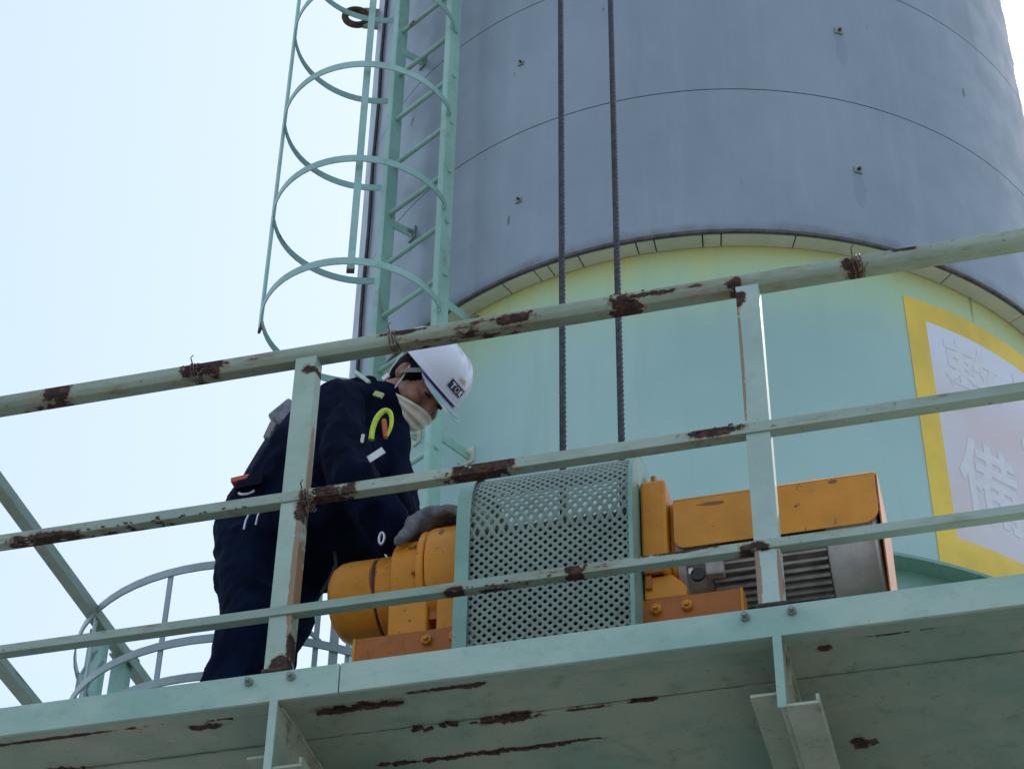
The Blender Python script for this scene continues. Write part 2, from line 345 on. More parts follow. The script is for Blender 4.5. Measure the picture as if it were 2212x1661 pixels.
# painted sign, a bordered panel that follows the curve of the shell
sign = MB()
def shell(mb, a0, a1, z0, z1, r, n=24):
    mb.arc(X0, Y0, r - .0015, r, z0, z1, R(a0), R(a1), n); return mb
bd = MB(); shell(bd, 37.0, 40.25, 6.640, 8.11, RI + .003, 4); shell(bd, 40.25, 92, 7.99, 8.11, RI + .003); shell(bd, 40.25, 92, 6.640, 6.79, RI + .003); shell(bd, 92, 95.3, 6.640, 8.11, RI + .003, 4)
sg = obj('sign_border', bd, m_yellow, silo, label='yellow border of the painted sign')
obj('sign_panel', shell(MB(), 40.25, 92, 6.79, 7.99, RI + .003, 40), m_panel, silo, label='faded pink and white panel of the painted sign')
def wrapped_char(ch, a0, z0, wdt, hgt):
    cu = bpy.data.curves.new('t', 'FONT'); cu.body = ch; cu.size = 1; cu.offset = .018
    ob = bpy.data.objects.new('t', cu); C.objects.link(ob)
    dg = bpy.context.evaluated_depsgraph_get(); me = bpy.data.meshes.new_from_object(ob.evaluated_get(dg)); bpy.data.objects.remove(ob)
    bm = bmesh.new(); bm.from_mesh(me)
    bmesh.ops.triangulate(bm, faces=bm.faces)
    xs = [v.co.x for v in bm.verts]; ys = [v.co.y for v in bm.verts]
    x0_, x1_, y0_, y1_ = min(xs), max(xs), min(ys), max(ys)
    for s_ in range(1, 8):
        x = x0_ + (x1_ - x0_) * s_ / 8
        bmesh.ops.bisect_plane(bm, geom=bm.verts[:] + bm.edges[:] + bm.faces[:], plane_co=(x, 0, 0), plane_no=(1, 0, 0))
    mb = MB(); bm.verts.ensure_lookup_table()
    V = []
    for v in bm.verts:
        u = (v.co.x - x0_) / (x1_ - x0_); q = (v.co.y - y0_) / (y1_ - y0_)
        V.append(on_cyl(a0 + u * wdt, z0 + q * hgt, RI + .0042))
    mb.add(V, [tuple(v.index for v in f.verts) for f in bm.faces]); bm.free()
    return mb
for ch, a0, z0 in (('整', 42.4, 7.50), ('備', 42.2, 6.93), ('工', 55.6, 7.48), ('場', 55.6, 6.92)):
    try: obj('painted_character', wrapped_char(ch, a0, z0, 10.6, .45), m_char, silo, sm=0)
    except Exception as e: print('char failed', ch, e)

# ------------------------------------------------------------------ caged ladder on the silo
LL = Vector((-2.622, 7.203, 0)); LR = Vector((-2.2525, 6.9838, 0)); rd = (LR - LL).normalized(); nd = Vector((rd.y, -rd.x, 0))   # nd points away from the silo
if nd.y > 0: nd = -nd
lad = thing('cage_ladder', 'mint green caged ladder climbing the left flank of the silo', 'ladder', ((LL + LR) / 2 + Vector((0, 0, 4.6))))
UP = Vector((0, 0, 1))
for P in (LL, LR):
    mb = MB()
    mb.obox(P + UP * 9.3, nd, rd, UP, .036, .005, 4.7)
    mb.obox(P + nd * .033 - rd * .018 + UP * 9.3, rd, nd, UP, .015, .004, 4.7)
    obj('stile', mb, m_ladder, lad, bevel=.0015)
kz = 1.6 + 7.665 * 1.0619
for i in range(-9, 16):
    z = kz + i * .3428
    if z < 4.9: continue
    obj('rung', MB().cyl(LL + UP * z - rd * .012, LR + UP * z + rd * .012, .0130, 10), m_ladder, lad)
# hoops
hc = Vector((-2.672, 6.962, 0)); hr = .425
def hoop_pts(z):
    a_s = math.atan2(LR.y - hc.y, LR.x - hc.x); P = [LR + UP * z + nd * .03]
    a_e = math.atan2(7.34 - hc.y, -2.73 - hc.x)
    a0 = a_s - R(4); a1 = a_e - TAU
    for i in range(0, 45): 
        t_ = a0 + (a1 - a0) * i / 44; P.append(Vector((hc.x + hr * math.cos(t_), hc.y + hr * math.sin(t_), z)))
    P.append(LL + UP * z + nd * .02 - rd * .02)
    return P
for i in range(0, 9):
    obj('cage_hoop', MB().ribbon(hoop_pts(8.132 + i * .657), UP, .040, .006), m_hoop, lad, sm=40)
def strap(az, z0, z1):
    a_ = az; d = Vector((math.sin(a_), math.cos(a_), 0))
    return d
for sx, sy, z0 in ((-3.103, 6.883, 8.125), (-2.570, 6.602, 8.125)):          # straps along the hoops
    P = Vector((sx, sy, 0)); tg = (hc - P).normalized().cross(UP)
    if sx < -3: tg = (tg + Vector((.9, -.45, 0))).normalized()
    s_ = obj('cage_strap', MB().obox(P + UP * (z0 + 13) / 2, tg, UP.cross(tg), UP, .0165, .0065, (13 - z0) / 2), m_hoop, lad)
    obj('strap_end', MB().obox(P + UP * z0, tg, UP.cross(tg), UP, .018, .006, .018), m_rust, s_)
# stand-offs to the silo shell
for P, zz in ((LL, (11.3, 10.28, 9.0, 7.75)), (LR, (8.205, 7.42, 6.4))):
    for z in zz:
        d2 = (Vector((X0, Y0, 0)) - P).normalized(); dist = (Vector((X0, Y0, 0)) - P).length - (RI if z < 8.3 else RO)
        mid = P + d2 * dist / 2 + UP * z
        s_ = obj('standoff', MB().obox(mid, d2, UP, d2.cross(UP), dist / 2 + .01, .024, .004), m_ladder, lad)
        mb = MB().obox(P + d2 * (dist - .005) + UP * z, d2, UP, d2.cross(UP), .004, .04, .028)
        mb.cyl(P + d2 * (dist - .035) + UP * (z + .012), P + d2 * (dist - .005) + UP * (z + .012), .014, 8)
        obj('clamp_plate', mb, m_soffit if z < 8 else m_bolt, s_)
# bell shaped guard round the ladder landing
bell = thing('landing_guard', 'round grey green guard cage standing behind the left end of the platform', 'guard rail', (-2.584, 6.212, 4.6))
bc = Vector((-2.584, 6.212, 0)); br = .719
def circ(z, a0, a1, n=40): return [bc + Vector((br * math.sin(R(a0 + (a1 - a0) * i / n)), -br * math.cos(R(a0 + (a1 - a0) * i / n)), z)) for i in range(n + 1)]
for z in (5.752, 5.455, 5.31, 5.0):
    obj('hoop', MB().ribbon(circ(z, -150, 64), UP, .030, .007), m_cagegrey, bell, sm=40)
def vbar(ang, z0, z1, w_=.016, mat=None):
    P = bc + Vector(((br - .008) * math.sin(R(ang)), -(br - .008) * math.cos(R(ang)), 0)); tg = Vector((math.cos(R(ang)), math.sin(R(ang)), 0))
    return MB().obox(P + UP * (z0 + z1) / 2, tg, UP.cross(tg), UP, w_ / 2, .004, (z1 - z0) / 2)
for ang in (-9.8, -41, -75, -120, 33.0): obj('upright', vbar(ang, 4.7, 5.75, .018), m_cagegrey, bell)
obj('upright', vbar(38.0, 4.7, 5.75, .030), m_cagegrey, bell)
obj('upright', vbar(42.0, 4.7, 5.70, .014), m_cagegrey, bell)
obj('diagonal', MB().tube([(-3.02, 5.72, 5.36), (-3.085, 5.70, 5.52), (-3.03, 5.68, 5.60)], .008, 6), m_cagegrey, bell)
obj('diagonal', MB().tube([(-3.10, 5.70, 5.34), (-3.04, 5.68, 5.47), (-2.99, 5.66, 5.54)], .008, 6), m_cagegrey, bell)
obj('diagonal', MB().tube([(-2.235, 5.60, 5.52), (-2.185, 5.62, 5.47)], .009, 6), m_cagegrey, bell)

# ------------------------------------------------------------------ platform
XL, XR = -3.10, 2.6
plat = thing('platform', 'steel work platform with mint green kerb, stained underside and cantilever brackets', 'platform', (0, 4.5, 4.53))
segs = [XL, -1.687, 1.30, XR]
for a, b in zip(segs, segs[1:]):
    obj('kerb_plate', MB().box(a + .0015, b - .0015, 4.5, 4.512, 4.532, 4.622), m_kerb, plat, bevel=.002)
obj('kerb_flange', MB().box(XL, XR, 4.512, 4.555, 4.532, 4.541), m_under, plat, bevel=.002)
ys = [4.557, 4.735, 4.898, 5.35, 5.9, 6.45, 6.95]
for i, (a, b) in enumerate(zip(ys, ys[1:])):
    dz = (0, -.006, 0, -.004, 0, 0)[i]
    obj('deck_plate', MB().box(XL, XR, a + .001, b - .001, 4.545 + dz, 4.60), m_under, plat, bevel=.002)
for yj in (4.557, 4.735, 4.898, 5.35):      # weld beads along the joints
    random.seed(int(yj * 100)); P = [(XL + .02 + i * .02, yj + random.gauss(0, .0009), 4.5425 + random.gauss(0, .0006)) for i in range(int((XR - XL - .04) / .02))]
    obj('weld_bead', MB().tube(P, [random.uniform(.002, .0042) for _ in P], 5), m_under, plat)
XB = [-1.864, -.5345, .79, 2.1]
for xb in XB:
    w0 = obj('bracket_web', MB().box(xb - .006, xb + .008, 4.503, 6.95, 4.338, 4.531), m_beam, plat, bevel=.002)
    obj('bracket_flange', MB().box(xb + .0085, xb + .092, 4.503, 6.9, 4.328, 4.337), m_beam, w0, bevel=.0015)
    obj('flange_lip', MB().box(xb + .083, xb + .092, 4.503, 6.9, 4.3375, 4.356), m_beam, w0, bevel=.0015)
    obj('gusset_plate', MB().box(xb - .085, xb - .0065, 4.56, 6.9, 4.400, 4.409), m_beam, w0, bevel=.0015)
    obj('stiffener', MB().prism([(4.60, 4.531), (4.66, 4.531), (4.60, 4.45)], 'x', xb + .0085, xb + .0165), m_beam, w0)
    obj('front_strip', MB().box(xb - .011, xb + .012, 4.4965, 4.5025, 4.325, 4.5315), m_kerb, w0, bevel=.0015)
    for dx in (-.075, .043):
        mb = MB().cyl((xb + dx, 4.5, 4.598), (xb + dx, 4.491, 4.598), .013, 6)
        mb.cyl((xb + dx, 4.491, 4.598), (xb + dx, 4.478, 4.598), .007, 10)
        obj('kerb_bolt', mb, m_bolt, plat, bevel=.001)
    obj('weld_bead', MB().tube([(xb + .011, 4.53 + i * .03, 4.528) for i in range(78)], [random.uniform(.003, .006) for _ in range(78)], 5), m_beam, w0)
random.seed(3)
scab = MB()
for (x0, x1, y, n) in ((-1.78, -1.54, 4.602, 30), (-1.56, -1.28, 4.736, 18), (-1.7, -1.16, 4.899, 60), (-1.47, -1.32, 4.557, 12), (-2.3, -2.0, 4.557, 12), (-.33, -.12, 4.56, 10)):
    for i in range(n):
        x = random.uniform(x0, x1); s_ = random.uniform(.003, .011)
        scab.obox((x, y + random.gauss(0, .004), 4.542 - random.uniform(0, .004)), (1, random.uniform(-.4, .4), 0), (random.uniform(-.4, .4), 1, .2), (0, 0, 1), s_ * 1.6, s_ * .7, .0035)
so_ = obj('rust_scale', scab, m_rust, plat); so_['kind'] = 'stuff'

# ------------------------------------------------------------------ front guard rail
rail = thing('guard_rail', 'rusty mint green front guard rail with three bars along the platform edge', 'guard rail', (-.53, 4.5, 4.62))
def angle_bar(x0, x1, y, ztop, face, leg, th=.006):
    """steel angle: upright face in front, flat leg running back from its foot"""
    return MB().prism([(y, ztop), (y + th, ztop), (y + th, ztop - face + th), (y + leg, ztop - face + th), (y + leg, ztop - face), (y, ztop - face)], 'x', x0, x1)
top = MB().prism([(4.494, 5.758), (4.499, 5.762), (4.545, 5.762), (4.545, 5.757), (4.505, 5.755), (4.504, 5.737), (4.51, 5.728), (4.548, 5.725), (4.55, 5.72), (4.506, 5.716), (4.496, 5.727), (4.493, 5.735)], 'x', XL, XR)
obj('top_bar', top, m_top, rail, bevel=.0015)
obj('mid_bar', angle_bar(XL, XR, 4.494, 5.216, .034, .036), m_mid, rail, bevel=.0015)
obj('low_bar', angle_bar(XL, XR, 4.494, 4.826, .027, .032), m_low, rail, bevel=.0015)
for i, (xa, mt) in enumerate(((-1.902, m_post_l), (-.575, m_post_r), (.75, m_post_r), (2.07, m_post_r), (-3.10, m_post_l))):
    mb = MB().prism([(xa, 4.500), (xa + .066, 4.500), (xa + .066, 4.552), (xa + .060, 4.552), (xa + .060, 4.506), (xa, 4.506)], 'z', 4.624, 5.720)
    p = obj('post', mb, mt, rail, bevel=.0015)
    obj('weld_seat', MB().box(xa - .006, xa + .072, 4.4975, 4.556, 4.6225, 4.634), m_rust, p, bevel=.003)
random.seed(11)
scab = MB()       # flaking paint and scale along the bars
def flakes(mb, x0, x1, y, z, n, s0=.0012, s1=.0045, dz=.004):
    for i in range(n // 2):
        x = random.uniform(x0, x1); s_ = random.uniform(s0, s1)
        mb.obox((x, y - random.uniform(0, .002), z + random.gauss(0, dz)), (1, 0, random.uniform(-.4, .4)), (0, 1, 0), (random.uniform(-.3, .3), 0, 1), s_ * 1.5, .0009, s_ * .6)
flakes(scab, -2.28, -2.12, 4.4925, 5.742, 22); flakes(scab, -1.30, -1.17, 4.4925, 5.742, 22); flakes(scab, -.96, -.84, 4.4925, 5.738, 40, dz=.010)
flakes(scab, -1.83, -1.69, 4.4925, 5.198, 26, dz=.008); flakes(scab, -1.42, -1.20, 4.4925, 5.20, 40, dz=.009); flakes(scab, -.75, -.57, 4.4925, 5.207, 26)
flakes(scab, -1.08, -1.02, 4.4925, 4.812, 12, dz=.008); flakes(scab, -1.4, -1.1, 4.4925, 4.803, 30, dz=.003); flakes(scab, -2.65, -1.95, 4.4925, 5.186, 40, dz=.003)
so_ = obj('rust_scale', scab, m_rust, rail); so_['kind'] = 'stuff'

# tie wires twisted round the bars
def tie(x, z, hz, seed, label, y0=4.486, y1=4.556):
    random.seed(seed); P = []
    for i in range(60):
        a = i / 60 * TAU * 3
        P.append((x + (i / 60 - .5) * .03 + random.gauss(0, .0012), (y0 + y1) / 2 + (y1 - y0) / 2 * math.cos(a) * 1.05, z + hz * math.sin(a) + random.gauss(0, .001)))
    mb = MB().tube(P, .0022, 5)
    mb.tube([P[0], (x - .012, y0 - .003, z + hz + .008), (x - .004, y0 - .004, z + hz + .016)], .002, 5)
    mb.tube([P[-1], (x + .02, y0 - .004, z - hz - .012), (x + .032, y0 - .004, z - hz + .002)], .002, 5)
    return tag(obj('tie_wire', mb, m_wire), label, 'wire', 'tie wires on the guard rail')
tie(-2.225, 5.742, .026, 1, 'thin wire twisted round the top bar beside its left rust patch')
tie(-.225, 5.742, .030, 2, 'rusty wire knot round the top bar to the right of the right post')
tie(-1.83, 5.195, .030, 5, 'thin wire hanging where the left post meets the middle bar')
tie(-1.60, 5.742, .027, 8, 'thin wire looped round the top bar above the white helmet')

# side guard rail of the left end
side = thing('side_guard_rail', 'mint green side guard rail running back from the left corner of the platform', 'guard rail', (-3.07, 4.9, 4.6))
def side_bar(z, h): return MB().prism([(-3.105, z), (-3.035, z), (-3.035, z - h), (-3.041, z - h), (-3.041, z - .006), (-3.105, z - .006)], 'y', 4.556, 6.75)
obj('top_bar', side_bar(5.765, .045), m_rail_side, side, bevel=.0015)
obj('mid_bar', side_bar(5.216, .034), m_rail_side, side, bevel=.0015)
for y in (5.765, 5.965, 6.72):
    p = obj('post', MB().prism([(-3.115, y), (-3.055, y), (-3.055, y + .05), (-3.061, y + .05), (-3.061, y + .006), (-3.115, y + .006)], 'z', 4.6, 5.755), m_ladder, side, bevel=.0015)
obj('post_cap', MB().box(-3.125, -3.035, 5.955, 6.03, 5.766, 5.774), m_rail_side, side, bevel=.001)

# ------------------------------------------------------------------ hoist
YA, ZA = 4.92, 5.102
hoist = thing('hoist', 'orange electric rope hoist with a mint green perforated drum guard', 'hoist', (-1.17, 4.92, 4.6))
# stand
for y in (4.80, 5.10): obj('stand_beam', MB().box(-1.80, -.20, y - .03, y + .03, 4.601, 4.795), m_guard, hoist, bevel=.003)
def channel(x0, x1, y0, z0, z1, sgn=1):
    return MB().box(x0, x1, y0, y0 + .007 * sgn, z0, z1).box(x0, x1, y0 + .007 * sgn, y0 + .06 * sgn, z1 - .008, z1).box(x0, x1, y0 + .007 * sgn, y0 + .06 * sgn, z0, z0 + .008)
for (x0, x1) in ((-1.745, -1.432), (-.925, -.655)):
    ch = obj('base_channel', channel(x0, x1, 4.765, 4.797, 4.872), m_orb, hoist, bevel=.0015)
    obj('channel_end', MB().box((x0 - .008) if x0 < -1 else x1, x0 if x0 < -1 else x1 + .008, 4.763, 4.83, 4.797, 4.873), m_or, ch, bevel=.001)
    for bx in ((-1.535, -1.455) if x0 < -1 else (-.885, -.80)):
        mb = MB().cyl((bx, 4.765, 4.835), (bx, 4.752, 4.835), .016, 6); mb.cyl((bx, 4.752, 4.835), (bx, 4.742, 4.835), .008, 8)
        obj('bolt', mb, m_or, ch, bevel=.001)
    obj('base_channel', channel(x0 + (.08 if x0 < -1 else 0), x1, 5.12, 4.797, 4.872, -1), m_orb, hoist)
# left end: brake and planetary gear casing
prof = [(-1.875, .001), (-1.874, .055), (-1.868, .088), (-1.852, .110), (-1.83, .121), (-1.80, .1235), (-1.725, .1235), (-1.722, .118), (-1.716, .118), (-1.713, .1235), (-1.655, .1235)]
obj('brake_housing', MB().lathe_x(prof, YA, ZA, 56), m_or, hoist, sm=50)
obj('gear_casing', MB().lathe_x([(-1.660, .001), (-1.660, .146), (-1.654, .154), (-1.645, .156), (-1.574, .158), (-1.572, .001)], YA, ZA, 56), m_or, hoist, sm=40)
fl = obj('casing_flange', MB().lathe_x([(-1.575, .001), (-1.575, .176), (-1.571, .180), (-1.556, .180), (-1.552, .176), (-1.552, .001)], YA, ZA, 56), m_or, hoist, sm=40)
obj('drum_casing', MB().lathe_x([(-1.551, .001), (-1.551, .172), (-1.546, .184), (-1.538, .186), (-1.432, .188), (-1.430, .001)], YA, ZA, 56), m_or, hoist, sm=40)
for i in range(10):
    a = TAU * i / 10 + .2; y, z = YA + .166 * math.cos(a), ZA + .166 * math.sin(a)
    obj('flange_bolt', MB().cyl((-1.576, y, z), (-1.588, y, z), .0085, 6), m_orb, fl)
ft = obj('casing_foot', MB().prism([(4.79, 4.874), (5.06, 4.874), (5.05, 5.05), (4.80, 5.05), (4.782, 5.0)], 'x', -1.662, -1.545), m_or, hoist, bevel=.006)
obj('casing_foot', MB().prism([(4.775, 4.874), (5.06, 4.874), (5.05, 5.05), (4.79, 5.05), (4.772, 5.0)], 'x', -1.515, -1.432), m_or, hoist, bevel=.006)
obj('foot_slot', MB().box(-1.5445, -1.5155, 4.80, 4.83, 4.93, 5.06), m_orb, hoist)
obj('seam_strip', MB().lathe_x([(-1.7225, .117), (-1.7225, .1195), (-1.7155, .1195), (-1.7155, .117)], YA, ZA, 56), m_rust, hoist)
# guard
GY, GZ, GR = 4.975, 5.092, .312
def gp(u):      # arc-length u from the foot of the sheet: straight up, then over the drum
    h = GZ - 4.66
    if u < h: return Vector((0, GY - GR, 4.66 + u)), Vector((0, -1, 0))
    a = (u - h) / GR; ca, sa = math.cos(a), math.sin(a); e_ = 2 / 2.8       # squarish hood profile
    q = Vector((0, -math.copysign(abs(ca) ** (2 - e_), ca), abs(sa) ** (2 - e_))).normalized()
    return Vector((0, GY - GR * math.copysign(abs(ca) ** e_, ca), GZ + GR * abs(sa) ** e_)), q
UH = GZ - 4.66
def side_plate(x0, x1):
    N = 40; poly = [(gp(UH + GR * math.pi * i / N)[0].y, gp(UH + GR * math.pi * i / N)[0].z) for i in range(N + 1)]
    outer = [(GY - GR - .006, 4.601)] + [((y - GY) * 1.02 + GY, (z - GZ) * 1.02 + GZ) for y, z in poly] + [(GY + GR + .006, 4.601)]
    return MB().prism(outer, 'x', x0, x1)
def rim(x0, x1, off=.008, th=.006):
    P = [gp(u)[0] + gp(u)[1] * off for u in [UH * i / 4 for i in range(4)] + [UH + GR * math.pi * i / 36 for i in range(37)]]
    P = [Vector((0, p.y, p.z)) for p in P]; P[0].z = 4.601
    V = []; F = []
    for p, q in zip(P, [gp(u)[1] for u in [UH * i / 4 for i in range(4)] + [UH + GR * math.pi * i / 36 for i in range(37)]]):
        for x, o_ in ((x0, 0), (x1, 0), (x1, th), (x0, th)): V.append((x, p.y + q.y * o_, p.z + q.z * o_))
    for i in range(len(P) - 1):
        for k_ in range(4): F.append((i * 4 + k_, i * 4 + (k_ + 1) % 4, i * 4 + 4 + (k_ + 1) % 4, i * 4 + 4 + k_))
    F += [(0, 3, 2, 1), (len(V) - 4, len(V) - 3, len(V) - 2, len(V) - 1)]
    return MB().add(V, F)
GX0, GX1 = -1.424, -.925
for x0, x1, r0, r1 in ((GX0 - .004, GX0 + .002, GX0 - .004, GX0 + .036), (GX1 - .002, GX1 + .003, GX1 - .009, GX1 + .003)):
    sp = obj('guard_side_plate', side_plate(x0, x1), m_guard, hoist)
    obj('guard_rim', rim(r0, r1), m_guard, sp, sm=30)
# perforated sheet: staggered diamond lattice
pitch = .0282; ncol = int((GX1 - GX0 - .03) / pitch) + 1; U1 = UH + GR * R(78); nrow = int(U1 / pitch) + 1
V = []; F = []; idx = {}
def vid(x, u):
    k_ = (round(x * 1e5), round(u * 1e5))
    if k_ not in idx:
        p, q = gp(max(0, min(U1 + .02, u))); idx[k_] = len(V); V.append(Vector((max(GX0 + .004, min(GX1 - .004, x)), p.y, p.z)))
    return idx[k_]
hd = pitch / 2; hh = pitch * .235
for r_ in range(nrow * 2 + 1):
    for c_ in range(ncol + 1):
        cx_ = GX0 + .012 + c_ * pitch + (hd if r_ % 2 else 0); cu_ = r_ * hd
        if cx_ - hd > GX1 or cx_ + hd < GX0: continue
        O = [vid(cx_ + hd * a, cu_ + hd * b) for a, b in ((1, 0), (0, 1), (-1, 0), (0, -1))]
        I8 = []
        for t8 in range(8):
            a8 = TAU * t8 / 8; rr = hh * (1.0 if t8 % 2 == 0 else .86); I8.append(vid(cx_ + rr * math.cos(a8), cu_ + rr * math.sin(a8)))
        for q_ in range(4):
            a8, b8, c8 = I8[2 * q_], I8[2 * q_ + 1], I8[(2 * q_ + 2) % 8]
            F.append((O[q_], O[(q_ + 1) % 4], b8)); F.append((O[q_], b8, a8)); F.append((O[(q_ + 1) % 4], c8, b8))
F = [f for f in F if len(set(f)) == 3]
ps = obj('perforated_sheet', MB().add(V, F), m_sheet, hoist, sm=25)
for v in ps.data.vertices: v.co.y += .0035 * noise.noise((v.co + ps.location) * 7)
sl = ps.modifiers.new('solid', 'SOLIDIFY'); sl.thickness = .0025
obj('drum', MB().lathe_x([(GX0 + .006, .01), (GX0 + .006, .23), (GX0 + .02, .23), (GX0 + .022, .175)] + [(GX0 + .022 + i * .0075, .175 + (.006 if i % 2 else 0)) for i in range(60)] + [(GX1 - .022, .23), (GX1 - .006, .23), (GX1 - .006, .01)], YA + .03, ZA, 40), m_rope, hoist)
# right end: gear box, motor with fins, sheet cover
def rbox(x0, x1, y0, y1, z0, z1, r, axis='y', n=5):
    poly = []
    for (cx_, cz_, a0) in ((x1 - r, z1 - r, 0), (x0 + r, z1 - r, 90), (x0 + r, z0 + r, 180), (x1 - r, z0 + r, 270)):
        for i in range(n + 1): t_ = R(a0 + 90 * i / n); poly.append((cx_ + r * math.cos(t_), cz_ + r * math.sin(t_)))
    return MB().prism(poly, axis, y0, y1)
gb = obj('gear_box', rbox(4.745, 5.10, -.918, -.846, 4.95, 5.268, .018, 'x'), m_or, hoist, bevel=.008)
obj('gear_box', rbox(4.80, 5.06, -.8455, -.828, 4.97, 5.225, .03, 'x'), m_or, gb, bevel=.004)
obj('gear_foot', MB().prism([(-.918, 4.874), (-.800, 4.874), (-.800, 4.905), (-.825, 4.935), (-.84, 4.949), (-.918, 4.949)], 'y', 4.768, 5.08), m_or, hoist, bevel=.004)
obj('foot_rib', MB().prism([(4.75, 4.95), (4.775, 4.95), (4.775, 4.975), (4.752, 4.97)], 'x', -.913, -.86), m_orb, hoist, bevel=.002)
obj('foot_rib', MB().box(-.913, -.895, 4.757, 4.7675, 4.905, 4.948), m_orb, hoist, bevel=.002)
obj('brake_lever', MB().prism([(4.86, 5.28), (5.0, 5.28), (4.93, 5.365), (4.875, 5.375), (4.85, 5.36)], 'x', -.905, -.893), m_orb, hoist, bevel=.002)
m_mot = plain('motor_grey_paint', (.34, .30, .29), .6, 0, .3, 14)
m_cowl = plain('fan_cowl_grey', (.50, .45, .47), .45, .1, .22, 9)
MY, MZ = 4.955, 5.09
m_wht0 = plain('pale_cowl_edge', (.72, .70, .70), .4, .2)
m_ = obj('motor', MB().lathe_x([(-.828, .01), (-.828, .185), (-.806, .185), (-.804, .150), (-.74, .147), (-.74, .138), (-.415, .138), (-.415, .01)], MY, MZ, 48), m_mot, hoist, sm=40)
for i in range(26):
    a = R(150) + R(200) * i / 25; rr = Vector((0, math.cos(a), math.sin(a)))
    obj('cooling_fin', MB().obox(Vector((-.575, MY, MZ)) + rr * .154, (1, 0, 0), rr, rr.cross(Vector((1, 0, 0))), .158, .019, .0035), m_mot, m_)
obj('terminal_block', MB().box(-.752, -.70, 4.80, 4.83, 4.955, 5.01), m_mot, m_, bevel=.004)
mb = MB().cyl((-.772, 4.802, 4.955), (-.772, 4.79, 4.955), .02, 14); obj('cable_gland', mb, m_black, m_)
obj('gland_cap', MB().box(-.797, -.785, 4.790, 4.80, 4.958, 4.976), plain('white_plastic', (.7, .7, .68)), m_)
obj('cowl_edge', MB().lathe_x([(-.2835, .1775), (-.2835, .1825), (-.276, .1815), (-.276, .174)], MY, MZ, 56), m_wht0, hoist, sm=40)  # pale ring round the outer end of the cowl
fc = obj('fan_cowl', MB().lathe_x([(-.414, .150), (-.414, .176), (-.410, .180), (-.285, .180), (-.272, .174), (-.268, .150), (-.268, .01)], MY, MZ, 56), m_cowl, hoist, sm=40)
obj('cowl_screw', MB().cyl((-.375, MY - .165, MZ - .078), (-.375, MY - .178, MZ - .086), .012, 10), m_mot, fc)
# cover: front flap with rounded lower corners, top sheet, end plate
def flap():
    x0, x1, z0, z1, r = -.828, -.262, 5.028, 5.19, .03; poly = [(x0, z1), (x0, z0 + r)]
    for i in range(6): t_ = R(180 + 18 * i); poly.append((x0 + r + r * math.cos(t_), z0 + r + r * math.sin(t_)))
    for i in range(6): t_ = R(270 + 18 * i); poly.append((x1 - r * 1.4 + r * 1.4 * math.cos(t_), z0 + r * 1.4 + r * 1.4 * math.sin(t_)))
    poly.append((x1, z1)); 
    return poly
cv = obj('motor_cover', MB().prism(flap(), 'y', 4.762, 4.766), m_or2, hoist, bevel=.001)
obj('cover_top', MB().prism([(4.762, 5.1915), (4.775, 5.205), (4.80, 5.212), (5.14, 5.225), (5.14, 5.221), (4.80, 5.208), (4.778, 5.201), (4.766, 5.1905)], 'x', -.828, -.262), m_or2, cv, sm=50)
obj('end_plate', MB().prism([(4.766, 5.028), (4.766, 5.192), (4.80, 5.208), (5.14, 5.22), (5.14, 4.80), (4.80, 4.80)], 'x', -.2605, -.2565), m_orb, cv)

# ------------------------------------------------------------------ wire ropes
def rope(p0, p1, label):
    p0 = Vector(p0); p1 = Vector(p1); N = 900; P = [p0 + (p1 - p0) * i / N for i in range(N + 1)]
    mb = MB().tube(P, .0098, 18, twist=.20, lobes=6, lobe=.16)
    return tag(obj('wire_rope', mb, m_rope), label, 'rope', 'hoist ropes')
rope((-1.187, 4.94, 5.30), (-1.285, 5.312, 8.9), 'left of the two dark steel ropes rising from the drum guard')
rope((-1.006, 4.94, 5.30), (-1.096, 5.373, 8.9), 'right of the two dark steel ropes rising from the drum guard')

# ------------------------------------------------------------------ person
HC = Vector((-1.698, 5.055, 6.010)); HF = Vector((.493, -.136, -.859)).normalized(); HL = Vector((.252, .968, -.009)); HL = (HL - HF * HL.dot(HF)).normalized(); HU = HF.cross(HL)
HS = 1.12
def H(x, y, z): return HC + (HF * x + HL * y + HU * z) * HS
def sph(mb, c, r, n=12, ax=None):
    """ellipsoid; r number or (rx,ry,rz) along axes ax"""
    if not isinstance(r, (tuple, list)): r = (r, r, r)
    ax = ax or (Vector((1, 0, 0)), Vector((0, 1, 0)), Vector((0, 0, 1))); V = []; F = []
    for i in range(1, n):
        th = math.pi * i / n
        for j in range(2 * n):
            ph = math.pi * j / n
            V.append(Vector(c) + ax[0] * r[0] * math.sin(th) * math.cos(ph) + ax[1] * r[1] * math.sin(th) * math.sin(ph) + ax[2] * r[2] * math.cos(th))
    V.append(Vector(c) + ax[2] * r[2]); V.append(Vector(c) - ax[2] * r[2]); T = len(V) - 2; B = T + 1; m = 2 * n
    for i in range(n - 2):
        for j in range(m): F.append((i * m + j, i * m + (j + 1) % m, (i + 1) * m + (j + 1) % m, (i + 1) * m + j))
    for j in range(m): F.append((T, (j + 1) % m, j)); F.append((B, (n - 2) * m + j, (n - 2) * m + (j + 1) % m))
    return mb.add(V, F, True)
def limb(mb, pts, step=.018, n=9):
    """chain of overlapping ellipsoids: pts = (x,y,z, rx, ry) ry across the body"""
    for a, b in zip(pts, pts[1:]):
        A, B = Vector(a[:3]), Vector(b[:3]); m = max(2, int((B - A).length / step))
        for i in range(m + 1):
            t_ = i / m; r1 = a[3] + (b[3] - a[3]) * t_; r2 = a[4] + (b[4] - a[4]) * t_
            sph(mb, A.lerp(B, t_), (r1, r2, r1), n)
    return mb
